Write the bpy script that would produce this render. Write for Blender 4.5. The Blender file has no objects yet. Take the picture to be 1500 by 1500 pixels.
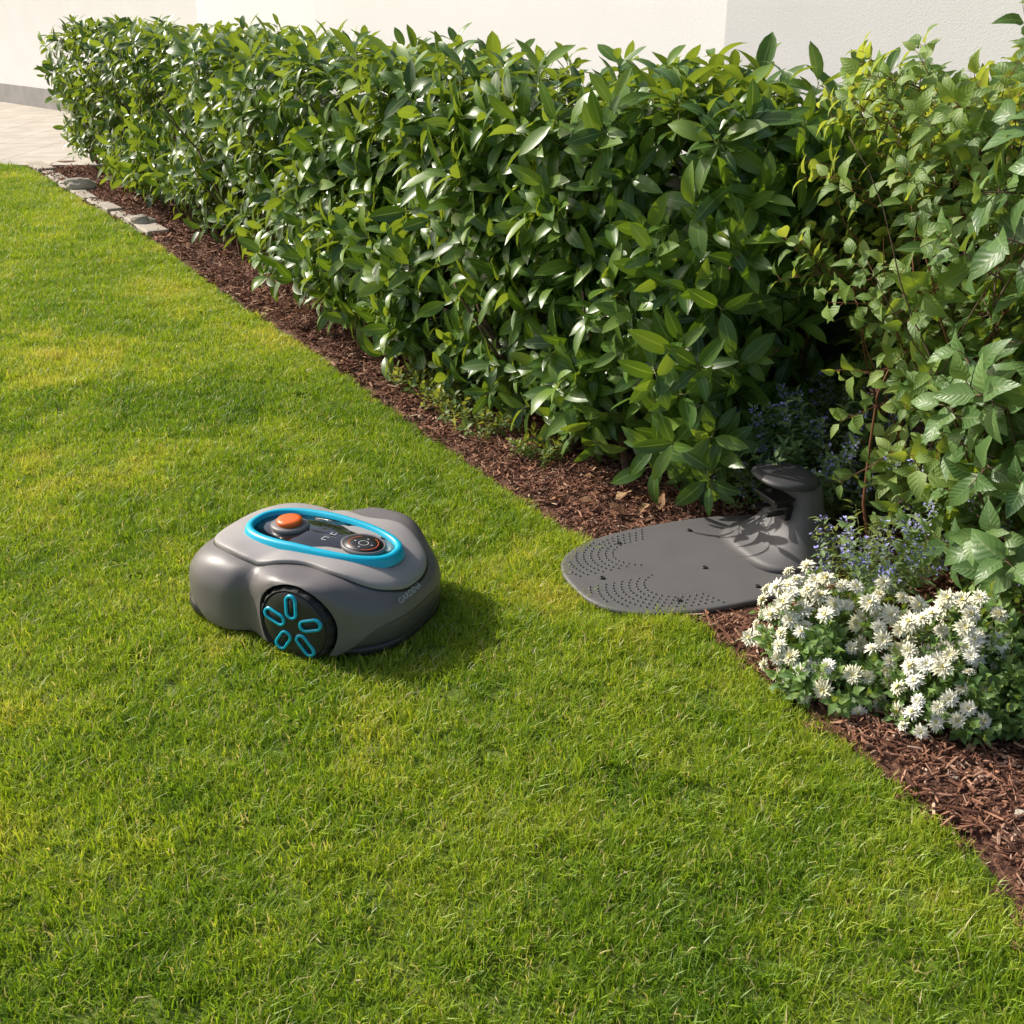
import bpy, bmesh, math, random
import numpy as np
from mathutils import Vector, Matrix, Quaternion, Euler, noise
from mathutils.bvhtree import BVHTree
random.seed(7); rng=np.random.default_rng(7)
scene=bpy.context.scene
R=math.radians

# ------------------------------------------------------------------ materials
def newmat(name):
    m=bpy.data.materials.new(name); m.use_nodes=True
    nt=m.node_tree; nt.nodes.clear()
    out=nt.nodes.new('ShaderNodeOutputMaterial')
    return m,nt,out
def N(nt,t,**kw):
    n=nt.nodes.new(t)
    for k,v in kw.items(): setattr(n,k,v)
    return n
def ramp(nt,stops):
    n=nt.nodes.new('ShaderNodeValToRGB'); e=n.color_ramp.elements
    while len(e)<len(stops): e.new(0.5)
    for i,(p,c) in enumerate(stops):
        e[i].position=p; e[i].color=(c[0],c[1],c[2],1)
    return n
def plastic(name,col,rough=0.45,bump=0.0,scale=400,spec=0.5,coat=0.0,var=0.06):
    m,nt,out=newmat(name); L=nt.links.new
    b=N(nt,'ShaderNodeBsdfPrincipled'); L(b.outputs[0],out.inputs[0])
    b.inputs['Specular IOR Level'].default_value=spec
    b.inputs['Coat Weight'].default_value=coat
    tc=N(nt,'ShaderNodeTexCoord'); no=N(nt,'ShaderNodeTexNoise'); no.inputs['Scale'].default_value=9; no.inputs['Detail'].default_value=6
    L(tc.outputs['Object'],no.inputs['Vector'])
    r=ramp(nt,[(0.3,[c*(1-var) for c in col]),(0.7,[c*(1+var) for c in col])]); L(no.outputs[0],r.inputs[0]); L(r.outputs[0],b.inputs['Base Color'])
    mr=N(nt,'ShaderNodeMapRange'); mr.inputs[3].default_value=rough*0.85; mr.inputs[4].default_value=min(1,rough*1.15); L(no.outputs[0],mr.inputs[0]); L(mr.outputs[0],b.inputs['Roughness'])
    if bump>0:
        n2=N(nt,'ShaderNodeTexNoise'); n2.inputs['Scale'].default_value=scale; L(tc.outputs['Object'],n2.inputs['Vector'])
        bp=N(nt,'ShaderNodeBump'); bp.inputs['Strength'].default_value=bump; bp.inputs['Distance'].default_value=0.001
        L(n2.outputs[0],bp.inputs['Height']); L(bp.outputs[0],b.inputs['Normal'])
    return m

def leafmat(name,dark,mid,light,rough=0.35,trans=0.25,rib=(0.2,0.3,0.08),veins=14,spec=0.5,vb=0.0):
    m,nt,out=newmat(name); L=nt.links.new
    at=N(nt,'ShaderNodeAttribute',attribute_name='rnd'); oi=N(nt,'ShaderNodeAttribute',attribute_name='orand')
    a=N(nt,'ShaderNodeMath',operation='ADD'); L(at.outputs['Fac'],a.inputs[0]); L(oi.outputs['Fac'],a.inputs[1])
    h=N(nt,'ShaderNodeMath',operation='MULTIPLY'); L(a.outputs[0],h.inputs[0]); h.inputs[1].default_value=0.5
    r=ramp(nt,[(0.1,dark),(0.5,mid),(0.92,light)]); L(h.outputs[0],r.inputs[0])
    uv=N(nt,'ShaderNodeUVMap'); uv.uv_map='uv'; sx=N(nt,'ShaderNodeSeparateXYZ'); L(uv.outputs[0],sx.inputs[0])
    s=N(nt,'ShaderNodeMath',operation='SUBTRACT'); L(sx.outputs[0],s.inputs[0]); s.inputs[1].default_value=0.5
    ab=N(nt,'ShaderNodeMath',operation='ABSOLUTE'); L(s.outputs[0],ab.inputs[0])
    mr=N(nt,'ShaderNodeMapRange'); mr.inputs[1].default_value=0.02; mr.inputs[2].default_value=0.055; mr.inputs[3].default_value=0.7; mr.inputs[4].default_value=0.0
    L(ab.outputs[0],mr.inputs[0])
    mx=N(nt,'ShaderNodeMix',data_type='RGBA'); L(mr.outputs[0],mx.inputs[0]); L(r.outputs[0],mx.inputs[6]); mx.inputs[7].default_value=(*rib,1)
    geo=N(nt,'ShaderNodeNewGeometry')
    mb=N(nt,'ShaderNodeMix',data_type='RGBA'); 
    bf=N(nt,'ShaderNodeMath',operation='MULTIPLY'); L(geo.outputs['Backfacing'],bf.inputs[0]); bf.inputs[1].default_value=0.5
    L(bf.outputs[0],mb.inputs[0]); L(mx.outputs[2],mb.inputs[6]); mb.inputs[7].default_value=(light[0]*0.9,light[1]*0.85,light[2]*1.2,1)
    b=N(nt,'ShaderNodeBsdfPrincipled'); L(mb.outputs[2],b.inputs['Base Color']); b.inputs['Roughness'].default_value=rough
    b.inputs['Specular IOR Level'].default_value=spec
    if vb>0:
        m1=N(nt,'ShaderNodeMath',operation='MULTIPLY'); L(sx.outputs[1],m1.inputs[0]); m1.inputs[1].default_value=veins*6.283
        m2=N(nt,'ShaderNodeMath',operation='MULTIPLY'); L(ab.outputs[0],m2.inputs[0]); m2.inputs[1].default_value=22
        m3=N(nt,'ShaderNodeMath',operation='SUBTRACT'); L(m1.outputs[0],m3.inputs[0]); L(m2.outputs[0],m3.inputs[1])
        m4=N(nt,'ShaderNodeMath',operation='SINE'); L(m3.outputs[0],m4.inputs[0])
        bp=N(nt,'ShaderNodeBump'); bp.inputs['Strength'].default_value=vb; bp.inputs['Distance'].default_value=0.001; L(m4.outputs[0],bp.inputs['Height'])
        L(bp.outputs[0],b.inputs['Normal'])
    if trans<=0: L(b.outputs[0],out.inputs[0]); return m
    t=N(nt,'ShaderNodeBsdfTranslucent'); tm=N(nt,'ShaderNodeMix',data_type='RGBA',blend_type='MULTIPLY'); tm.inputs[0].default_value=1
    L(mb.outputs[2],tm.inputs[6]); tm.inputs[7].default_value=(2.8,2.3,0.7,1); L(tm.outputs[2],t.inputs[0])
    ms=N(nt,'ShaderNodeMixShader'); ms.inputs[0].default_value=trans; L(b.outputs[0],ms.inputs[1]); L(t.outputs[0],ms.inputs[2]); L(ms.outputs[0],out.inputs[0])
    return m

def simple(name,stops,scale=10,rough=0.8,bump=0.3,bscale=60,bdist=0.01,attr=None,spec=0.3,detail=8):
    m,nt,out=newmat(name); L=nt.links.new
    r=ramp(nt,stops)
    tc=N(nt,'ShaderNodeTexCoord')
    if attr:
        oi=N(nt,'ShaderNodeAttribute',attribute_name=attr); L(oi.outputs['Fac'],r.inputs[0])
    else:
        no=N(nt,'ShaderNodeTexNoise'); no.inputs['Scale'].default_value=scale; no.inputs['Detail'].default_value=detail
        L(tc.outputs['Object'],no.inputs['Vector']); L(no.outputs[0],r.inputs[0])
    b=N(nt,'ShaderNodeBsdfPrincipled'); L(r.outputs[0],b.inputs['Base Color']); b.inputs['Roughness'].default_value=rough; b.inputs['Specular IOR Level'].default_value=spec
    if bump>0:
        n2=N(nt,'ShaderNodeTexNoise'); n2.inputs['Scale'].default_value=bscale; n2.inputs['Detail'].default_value=4; L(tc.outputs['Object'],n2.inputs['Vector'])
        bp=N(nt,'ShaderNodeBump'); bp.inputs['Strength'].default_value=bump; bp.inputs['Distance'].default_value=bdist; L(n2.outputs[0],bp.inputs['Height']); L(bp.outputs[0],b.inputs['Normal'])
    L(b.outputs[0],out.inputs[0]); return m

def grassmat():
    m,nt,out=newmat('grass_blade'); L=nt.links.new
    at=N(nt,'ShaderNodeAttribute',attribute_name='rnd'); pa=N(nt,'ShaderNodeAttribute',attribute_name='orand')
    a3=N(nt,'ShaderNodeMath',operation='MULTIPLY_ADD'); L(at.outputs['Fac'],a3.inputs[0]); a3.inputs[1].default_value=0.5; L(pa.outputs['Fac'],a3.inputs[2])
    r=ramp(nt,[(0.1,(0.14,0.26,0.018)),(0.45,(0.27,0.40,0.026)),(0.8,(0.43,0.50,0.055)),(1.0,(0.58,0.54,0.13))]); L(a3.outputs[0],r.inputs[0])
    dry=N(nt,'ShaderNodeMath',operation='GREATER_THAN'); L(at.outputs['Fac'],dry.inputs[0]); dry.inputs[1].default_value=0.94
    mx=N(nt,'ShaderNodeMix',data_type='RGBA'); L(dry.outputs[0],mx.inputs[0]); L(r.outputs[0],mx.inputs[6]); mx.inputs[7].default_value=(0.6,0.52,0.27,1)
    b=N(nt,'ShaderNodeBsdfPrincipled'); L(mx.outputs[2],b.inputs['Base Color']); b.inputs['Roughness'].default_value=0.45; b.inputs['Specular IOR Level'].default_value=0.5
    t=N(nt,'ShaderNodeBsdfTranslucent'); tm=N(nt,'ShaderNodeMix',data_type='RGBA',blend_type='MULTIPLY'); tm.inputs[0].default_value=1
    L(mx.outputs[2],tm.inputs[6]); tm.inputs[7].default_value=(1.5,1.4,0.7,1); L(tm.outputs[2],t.inputs[0])
    ms=N(nt,'ShaderNodeMixShader'); ms.inputs[0].default_value=0.4; L(b.outputs[0],ms.inputs[1]); L(t.outputs[0],ms.inputs[2]); L(ms.outputs[0],out.inputs[0])
    return m

# ------------------------------------------------------------------ mesh helpers
def mkobj(name,verts,faces,mat=None,parent=None,smooth=True,link=True,rnd=None,uv=None,matidx=None,mats=None):
    me=bpy.data.meshes.new(name); me.from_pydata([tuple(v) for v in verts],[],[tuple(f) for f in faces]); 
    if mats:
        for q in mats: me.materials.append(q)
    elif mat: me.materials.append(mat)
    if matidx is not None: me.polygons.foreach_set('material_index',np.array(matidx,dtype=np.int32))
    me.polygons.foreach_set('use_smooth',np.full(len(me.polygons),smooth))
    if rnd is not None:
        a=me.attributes.new('rnd','FLOAT','POINT'); a.data.foreach_set('value',np.array(rnd,dtype=np.float32))
    if uv is not None:
        ul=me.uv_layers.new(name='uv'); vi=np.empty(len(me.loops),dtype=np.int32); me.loops.foreach_get('vertex_index',vi)
        ul.data.foreach_set('uv',np.array(uv,dtype=np.float32)[vi].ravel())
    me.update()
    ob=bpy.data.objects.new(name,me)
    if link: scene.collection.objects.link(ob)
    if parent: ob.parent=parent
    return ob
class MB:
    def __init__(s): s.v=[];s.f=[];s.r=[];s.uv=[];s.m=[]
    def add(s,v,f,rnd=0.5,uv=None,mi=0):
        o=len(s.v); s.v.extend([tuple(map(float,q)) for q in v]); s.f.extend([tuple(i+o for i in q) for q in f]); s.r.extend([rnd]*len(v))
        s.uv.extend([tuple(q) for q in uv] if uv is not None else [(0.2,0.5)]*len(v)); s.m.extend([mi]*len(f))
    def obj(s,name,mats,parent=None,smooth=True,link=True,uv=True):
        return mkobj(name,s.v,s.f,mats=mats,parent=parent,smooth=smooth,link=link,rnd=s.r,uv=s.uv if uv else None,matidx=s.m)
def empty(name,loc=(0,0,0),rz=0):
    e=bpy.data.objects.new(name,None); e.empty_display_size=0.1; scene.collection.objects.link(e); e.location=loc; e.rotation_euler=(0,0,rz); return e
def tube(mb,pts,rads,n=7,mi=0,rnd=0.5):
    pts=[Vector(p) for p in pts]; V=[];F=[]
    for i,p in enumerate(pts):
        d=(pts[min(i+1,len(pts)-1)]-pts[max(i-1,0)]).normalized()
        x=d.orthogonal().normalized() if abs(d.x)>0.9 else d.cross(Vector((1,0,0))).normalized(); y=d.cross(x)
        for k in range(n):
            a=2*math.pi*k/n; V.append(p+(x*math.cos(a)+y*math.sin(a))*rads[i])
    for i in range(len(pts)-1):
        for k in range(n):
            F.append((i*n+k,i*n+(k+1)%n,(i+1)*n+(k+1)%n,(i+1)*n+k))
    F.append(tuple(range((len(pts)-1)*n,len(pts)*n)))
    mb.add(V,F,rnd=rnd,mi=mi)
def rings(ringlist,cap0=True,cap1=True):
    n=len(ringlist[0]); V=[];F=[]
    for r in ringlist: V.extend(r)
    for i in range(len(ringlist)-1):
        for k in range(n): F.append((i*n+k,i*n+(k+1)%n,(i+1)*n+(k+1)%n,(i+1)*n+k))
    if cap0: F.append(tuple(reversed(range(n))))
    if cap1: F.append(tuple(range((len(ringlist)-1)*n,len(ringlist)*n)))
    return V,F
def boxgeo(x0,x1,y0,y1,z0,z1):
    V=[(x0,y0,z0),(x1,y0,z0),(x1,y1,z0),(x0,y1,z0),(x0,y0,z1),(x1,y0,z1),(x1,y1,z1),(x0,y1,z1)]
    F=[(3,2,1,0),(4,5,6,7),(0,1,5,4),(1,2,6,5),(2,3,7,6),(3,0,4,7)]
    return V,F
def bevel(ob,w,seg=2,ang=40):
    m=ob.modifiers.new('b','BEVEL'); m.width=w; m.segments=seg; m.limit_method='ANGLE'; m.angle_limit=R(ang)

def scatter(name,pts,dirs,scl,sources,spin=True,parent=None,realize=True,orand=None):
    n=len(pts); rot=np.zeros((n,3),np.float32)
    for i in range(n):
        q=Vector(dirs[i]).to_track_quat('Z','Y')
        if spin: q=q@Quaternion((0,0,1),random.uniform(0,6.283))
        e=q.to_euler(); rot[i]=(e.x,e.y,e.z)
    me=bpy.data.meshes.new(name); me.vertices.add(n); me.vertices.foreach_set('co',np.array(pts,dtype=np.float32).ravel())
    a=me.attributes.new('rot','FLOAT_VECTOR','POINT'); a.data.foreach_set('vector',rot.ravel())
    a=me.attributes.new('scl','FLOAT','POINT'); a.data.foreach_set('value',np.array(scl,dtype=np.float32))
    a=me.attributes.new('orand','FLOAT','POINT'); a.data.foreach_set('value',(np.array(orand) if orand is not None else rng.random(n)).astype(np.float32))
    a=me.attributes.new('idx','INT','POINT'); a.data.foreach_set('value',rng.integers(0,len(sources),n).astype(np.int32))
    me.update()
    ob=bpy.data.objects.new(name,me); scene.collection.objects.link(ob)
    if parent: ob.parent=parent
    col=bpy.data.collections.new(name+'_parts')
    for s in sources: col.objects.link(s)
    ng=bpy.data.node_groups.new(name+'_gn','GeometryNodeTree')
    ng.interface.new_socket('Geometry',in_out='INPUT',socket_type='NodeSocketGeometry'); ng.interface.new_socket('Geometry',in_out='OUTPUT',socket_type='NodeSocketGeometry')
    L=ng.links.new; gi=ng.nodes.new('NodeGroupInput'); go=ng.nodes.new('NodeGroupOutput')
    ip=ng.nodes.new('GeometryNodeInstanceOnPoints'); ci=ng.nodes.new('GeometryNodeCollectionInfo')
    ci.inputs['Collection'].default_value=col; ci.inputs['Separate Children'].default_value=True; ci.inputs['Reset Children'].default_value=True
    def na(nm,t):
        k=ng.nodes.new('GeometryNodeInputNamedAttribute'); k.data_type=t; k.inputs['Name'].default_value=nm; return [o for o in k.outputs if o.enabled and o.name=='Attribute'][0]
    L(gi.outputs[0],ip.inputs['Points']); L(ci.outputs[0],ip.inputs['Instance']); ip.inputs['Pick Instance'].default_value=True
    L(na('idx','INT'),ip.inputs['Instance Index']); L(na('rot','FLOAT_VECTOR'),ip.inputs['Rotation']); L(na('scl','FLOAT'),ip.inputs['Scale'])
    last=ip.outputs[0]
    if realize:
        rem=last
        for nmx in ('rot','scl','idx'):
            ra=ng.nodes.new('GeometryNodeRemoveAttribute'); ra.inputs['Name'].default_value=nmx; L(rem,ra.inputs[0]); rem=ra.outputs[0]
        rl_=ng.nodes.new('GeometryNodeRealizeInstances'); L(rem,rl_.inputs[0]); last=rl_.outputs[0]
    L(last,go.inputs[0])
    md=ob.modifiers.new('scatter','NODES'); md.node_group=ng
    return ob

def leafgeo(length,width,kind='laurel',fold=0.25,droop=0.3,wav=0.0,ns=5):
    V=[];F=[];UV=[]
    y=0;z=0
    US=(-1,0,1)
    for i in range(ns+1):
        t=i/ns
        if kind=='laurel': w=math.sin(math.pi*min(1,t*0.97+0.015)**0.9)**0.7
        elif kind=='ovate': w=math.sin(math.pi*min(1,(t*0.985+0.01))**0.62)**0.9*(1-0.15*t)
        else: w=math.sin(math.pi*min(1,t*0.97+0.02)**0.75)**0.6
        if i==0: w=0.06
        if i==ns: w=0.02
        w*=width*0.5
        for u in US:
            zz=z+fold*abs(u)*w+wav*w*math.sin(t*9+u*2)*abs(u)
            V.append((u*w*math.cos(fold*0.5),y,zz)); UV.append((0.5+u*0.5,t))
        ang=-droop*(t)*1.6
        y+=length/ns*math.cos(ang); z+=length/ns*math.sin(ang)
    for i in range(ns):
        for k in range(2): F.append((i*3+k,i*3+k+1,(i+1)*3+k+1,(i+1)*3+k))
    return V,F,UV
def placeleaf(mb,base,d,nrm,geo,mi=0,rnd=0.5):
    V,F,UV=geo; d=Vector(d).normalized(); x=d.cross(Vector(nrm)).normalized(); z=x.cross(d)
    b=Vector(base)
    mb.add([b+x*v[0]+d*v[1]+z*v[2] for v in V],F,rnd=rnd,uv=UV,mi=mi)
def shoot(name,mats,nleaf=11,stem=0.16,ll=0.13,lw=0.045,a0=95,a1=30,kind='laurel',fold=0.3,droop=0.35,opposite=False,stemr=0.0025,curve=0.0,petiole=0.012,wav=0.0):
    mb=MB()
    def sp(t): return Vector((curve*t*t*stem,0,t*stem))
    tube(mb,[sp(t) for t in (0,0.4,1)],[stemr,stemr*0.8,stemr*0.4],4,mi=1)
    ph=random.uniform(0,6)
    for i in range(nleaf):
        if opposite:
            t=(i//2+1)/((nleaf+1)//2); phi=ph+(i//2)*1.5708+(i%2)*3.1416
        else:
            t=0.12+0.88*(i+0.5)/nleaf; phi=ph+i*2.4
        phi+=random.uniform(-.25,.25)
        a=R(a0+(a1-a0)*t**1.4+random.uniform(-12,12))
        rad=Vector((math.cos(phi),math.sin(phi),0)); d=rad*math.sin(a)+Vector((0,0,math.cos(a)))
        nr=Vector((0,0,1))*math.sin(a)-rad*math.cos(a)
        nr=(nr+rad.cross(Vector((0,0,1)))*random.uniform(-.4,.4)).normalized()
        s=random.uniform(0.75,1.1)*(0.65+0.35*math.sin(math.pi*min(1,max(0.15,1.15-t))))
        g=leafgeo(ll*s,lw*s*random.uniform(0.88,1.12),kind,fold*random.uniform(.5,1.4),droop*random.uniform(.3,1.6),wav)
        b=sp(t); pe=b+d*petiole
        tube(mb,[b,pe],[stemr*0.6,stemr*0.5],3,mi=1)
        placeleaf(mb,pe,d,nr,g,0,rnd=random.random()*(0.75)+(0.25 if t>0.8 else 0))
    return mb.obj(name,mats,link=False)

# ------------------------------------------------------------------ camera / light
cam=bpy.data.cameras.new('camera'); co=bpy.data.objects.new('camera',cam); scene.collection.objects.link(co)
cam.lens=38.6; cam.sensor_width=36; cam.clip_end=1000; cam.clip_start=0.05
co.location=(0,0,1.5); co.rotation_euler=(R(65),0,0); scene.camera=co
sd=Vector((-0.84,0.42,0.72)).normalized()
sun=bpy.data.lights.new('sun','SUN'); so=bpy.data.objects.new('sun',sun); scene.collection.objects.link(so)
sun.energy=5.0; sun.angle=R(0.6); sun.color=(1,0.94,0.84); so.rotation_euler=sd.to_track_quat('Z','Y').to_euler(); so.location=(-5,3,6)
w=bpy.data.worlds.new('World'); scene.world=w; w.use_nodes=True; nt=w.node_tree
bg=nt.nodes['Background']; sk=nt.nodes.new('ShaderNodeTexSky'); sk.sky_type='NISHITA'; sk.sun_disc=False
sk.sun_elevation=math.asin(sd.z); sk.sun_rotation=math.atan2(sd.x,sd.y); sk.dust_density=4; sk.air_density=1.0
nt.links.new(sk.outputs[0],bg.inputs[0]); bg.inputs[1].default_value=0.15
scene.view_settings.view_transform='Standard'; scene.view_settings.look='None'; scene.view_settings.exposure=0

# ------------------------------------------------------------------ layout curves
EY=[-3,0.5,1.40,1.65,1.717,1.877,2.071,2.298,2.547,2.839,3.17,3.557,4.023,4.84,5.617,6.466,7.82,9.1,10.82,13]
EX=[1.3,0.98,0.93,0.90,0.872,0.799,0.703,0.591,0.457,0.299,0.109,-0.12,-0.40,-0.843,-1.317,-1.817,-2.57,-3.43,-4.48,-5.8]
def xe(y): return float(np.interp(y,EY,EX))
HL=[(1.9,3.45),(1.3,3.58),(0.9,3.44),(0.62,3.20),(0.25,3.53),(-0.10,3.97),(-0.56,4.85),(-1.05,5.55),(-2.25,7.9),(-3.95,10.8),(-4.4,11.5)]
def hp(s):
    acc=0
    for i in range(len(HL)-1):
        a=Vector(HL[i]);b=Vector(HL[i+1]);l=(b-a).length
        if s<=acc+l or i==len(HL)-2:
            d=(b-a)/l; return a+d*(s-acc),d
        acc+=l
HLEN=sum((Vector(HL[i+1])-Vector(HL[i])).length for i in range(len(HL)-1))
def hpn(s):
    p,_=hp(s); a,_=hp(max(0,s-0.25)); b,_=hp(min(HLEN,s+0.25)); d=(b-a).normalized()
    return p,d,Vector((-d.y,d.x))*1.0
p,d,n_=hpn(5); 
NS=1 if n_.dot(Vector((-0.8,-0.5)))>0 else -1
MC=Vector((-0.525,2.60)); MA=R(-25)
SC=Vector((0.88,2.93)); Sa=Vector((-0.93,-0.36)).normalized(); SA=math.atan2(Sa.y,Sa.x)
def plate_s(x,y):
    dx,dy=x-SC.x,y-SC.y; u=dx*Sa.x+dy*Sa.y; v=dx*(-Sa.y)+dy*Sa.x
    return (abs((u-.325)/.43)**2.7+abs((v+.03)/.262)**2.7)**(1/2.7)

# ------------------------------------------------------------------ ground
lawn_base=simple('lawn_soil',[(0.3,(0.09,0.13,0.02)),(0.6,(0.14,0.19,0.03)),(0.8,(0.2,0.22,0.06))],scale=14,rough=0.95,bump=0.6,bscale=80,bdist=0.01)
mkobj('lawn',[(-150,-150,0),(150,-150,0),(150,150,0),(-150,150,0)],[(0,1,2,3)],lawn_base,smooth=False)
mulch=simple('bark_mulch',[(0.25,(0.035,0.015,0.010)),(0.5,(0.12,0.055,0.033)),(0.75,(0.26,0.13,0.08))],scale=70,rough=0.9,bump=1.0,bscale=110,bdist=0.012)
V=[];F=[];ys=np.linspace(0.3,11.6,300);nx=46
for j,yy in enumerate(ys):
    x0=xe(yy)-0.0; wd=2.6+ (0 if yy>4 else 0.6)
    for i in range(nx):
        t=(i/(nx-1))**1.6; xx=x0+t*wd
        z=0.006+min(1,i/4)*(0.008+0.02*noise.noise(Vector((xx*3,yy*3,0)))+0.004*noise.noise(Vector((xx*15,yy*15,3))))
        if plate_s(xx,yy)<1.15: z=min(z,.010)
        V.append((xx+(0.012*noise.noise(Vector((yy*9,1,1))) if i==0 else 0),yy,max(0.005,z)))
for j in range(len(ys)-1):
    for i in range(nx-1):
        a=j*nx+i; F.append((a,a+1,a+nx+1,a+nx))
bed=mkobj('mulch_bed',V,F,mulch)
bark=simple('bark_chip',[(0.05,(0.06,0.026,0.017)),(0.35,(0.18,0.08,0.048)),(0.62,(0.31,0.15,0.09)),(0.85,(0.43,0.24,0.155)),(1.0,(0.6,0.43,0.31))],rough=0.85,bump=0,attr='rnd')
def shard(mb,cx,cy,cz,L_,W_,T_,yaw,pit,rnd):
    rr=[]; m_=3; cy_,sy_=math.cos(yaw),math.sin(yaw)
    bend=random.uniform(-.2,.2)
    for i in range(m_):
        t=i/(m_-1); ww=W_*(0.3+0.7*math.sin(math.pi*(0.1+0.8*t)))*random.uniform(.7,1.2); off=bend*W_*math.sin(t*3)+random.uniform(-.15,.15)*W_; zo=random.uniform(-.4,.4)*T_
        x=(t-0.5)*2*L_+random.uniform(-.12,.12)*L_
        q=[(x,off-ww,zo),(x,off+ww,zo),(x,off+ww*.8,zo+T_*random.uniform(1,1.8)),(x,off-ww*.8,zo+T_*random.uniform(1,1.8))]
        rr.append([(cx+a*cy_-b*sy_,cy+a*sy_+b*cy_,cz+c+a*math.tan(pit)) for a,b,c in q])
    v,f=rings(rr); mb.add(v,f,rnd=rnd)
chips=[]
for k in range(14):
    mb=MB()
    for q in range(14):
        a=random.uniform(0,6.283); r=.032*math.sqrt(random.random()); L_=random.choice([.004,.005,.007,.009,.012,.016,.021]) 
        shard(mb,r*math.cos(a),r*math.sin(a),random.uniform(-.004,.008),L_,random.uniform(.0012,.004)*(.7+L_*20),random.uniform(.001,.003),random.uniform(0,6.28),random.gauss(0,.3),random.random())
    chips.append(mb.obj('bark_chip',[bark],link=False,smooth=False,uv=False))
pts=[];dirs=[];sc=[]
def mz(x,y): return 0.018+0.02*noise.noise(Vector((x*3,y*3,0)))
yy=0.8
while yy<11.2:
    sp=.036 if yy<4 else (.052 if yy<7 else .075)
    wd=1.4 if yy<3.2 else (.9 if yy<3.8 else 0.6)
    xx=xe(yy)+.012
    while xx<xe(yy)+wd and xx<2.0:
        x=xx+random.uniform(-.5,.5)*sp; y=yy+random.uniform(-.5,.5)*sp; xx+=sp
        ps=plate_s(x,y)
        if x<xe(y)+.012*noise.noise(Vector((y*9,1,1)))+.012 or ps<1.06: continue
        pts.append((x,y,max(.010,mz(x,y))*(1 if ps>1.25 else .6))); dirs.append((random.gauss(0,.18),random.gauss(0,.18),1)); sc.append(random.uniform(.75,1.25)*(sp/.038)**.8)
    yy+=sp
for i in range(110):
    yy=random.uniform(1,6); pts.append((xe(yy)-abs(random.gauss(0,.02)),yy,.012)); dirs.append((0,0,1)); sc.append(.4)
scatter('bark_mulch_chips',pts,dirs,sc,chips)
dl=simple('dead_leaf',[(0.1,(0.16,0.08,0.04)),(0.5,(0.34,0.19,0.09)),(0.9,(0.46,0.3,0.16))],rough=0.7,attr='orand',bscale=90)
dls=[]
for k in range(4):
    mb=MB(); g=leafgeo(0.07,0.034,'ovate',0.5,-0.6*random.uniform(-1,1),0.4); placeleaf(mb,(0,-.03,0.004),(0,1,0.05),(0,0,1),g); dls.append(mb.obj('dead_leaf',[dl],link=False))
pts=[];dirs=[];sc=[]
for i in range(80):
    yy=random.uniform(1.5,6); xx=xe(yy)+random.uniform(0.05,0.7)
    if plate_s(xx,yy)<1.1: continue
    pts.append((xx,yy,0.034)); dirs.append((random.gauss(0,.3),random.gauss(0,.3),1)); sc.append(random.uniform(.35,.9))
for (xx,yy) in [(0.42,3.22),(0.36,3.24),(0.48,3.2),(0.3,3.26),(0.33,3.14),(0.42,3.16),(.24,3.2)]:
    pts.append((xx,yy,0.040)); dirs.append((random.gauss(0,.3),random.gauss(0,.3),1)); sc.append(1.0)
scatter('fallen_leaves',pts,dirs,sc,dls)

# ------------------------------------------------------------------ grass
gm=grassmat()
def blades(mb,n,rad):
    for i in range(n):
        r=rad*math.sqrt(random.random()); a=random.uniform(0,6.283); x,y=r*math.cos(a),r*math.sin(a)
        h=random.uniform(0.016,0.036)*(1.35 if random.random()<.07 else 1); wd=random.uniform(0.0010,0.0018); f=random.uniform(0,6.283); ln=random.uniform(0.1,1.2)*h; fd=random.uniform(0,6.283)
        wx,wy=math.cos(fd)*wd,math.sin(fd)*wd; lx,ly=math.cos(f)*ln,math.sin(f)*ln
        P=[]
        for t,ww in ((0,1),(0.55,0.9)):
            cx=x+lx*t*t; cy=y+ly*t*t; cz=h*(t-0.25*t*t*(ln/h))
            P+= [(cx-wx*ww,cy-wy*ww,cz),(cx+wx*ww,cy+wy*ww,cz)]
        P.append((x+lx,y+ly,h*(1-0.25*ln/h)))
        mb.add(P,[(0,1,3,2),(2,3,4)],rnd=random.random())
tufts=[];patches=[]
for k in range(6):
    mb=MB(); blades(mb,46,.032); tufts.append(mb.obj('grass_tuft',[gm],link=False,uv=False))
for k in range(10):
    mb=MB(); blades(mb,250,.06); patches.append(mb.obj('grass_patch',[gm],link=False,uv=False))
E=[[],[],[],[]];P_=[[],[],[],[]]
def gtone(x,y):
    return .24+.50*noise.noise(Vector((x*1.3,y*1.3,4)))+.34*noise.noise(Vector((x*5,y*5,9)))+.26*noise.noise(Vector((x*16,y*16,2)))+random.gauss(0,.05)
def addg(A,x,y,s=1):
    A[0].append((x,y,-0.001)); A[1].append((random.gauss(0,.06),random.gauss(0,.06),1)); A[2].append(s*random.uniform(.85,1.15)*(1+.25*noise.noise(Vector((x*7,y*7,0))))); A[3].append(gtone(x,y))
def edist(x,y): return (xe(y)+0.012*noise.noise(Vector((y*9,1,1)))-x)*.8
yy=0.8
while yy<11.3:
    big=1 if yy<4 else (1.2 if yy<7 else 1.6); sp=0.074*big
    xx=-0.52*yy-0.6
    while xx<xe(yy)+.1:
        x=xx+random.uniform(-.35,.35)*sp; y=yy+random.uniform(-.35,.35)*sp; xx+=sp
        if edist(x,y)>.06*big and plate_s(x,y)>1.25: addg(P_,x,y,big)
    yy+=sp*.95
yy=0.8
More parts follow.
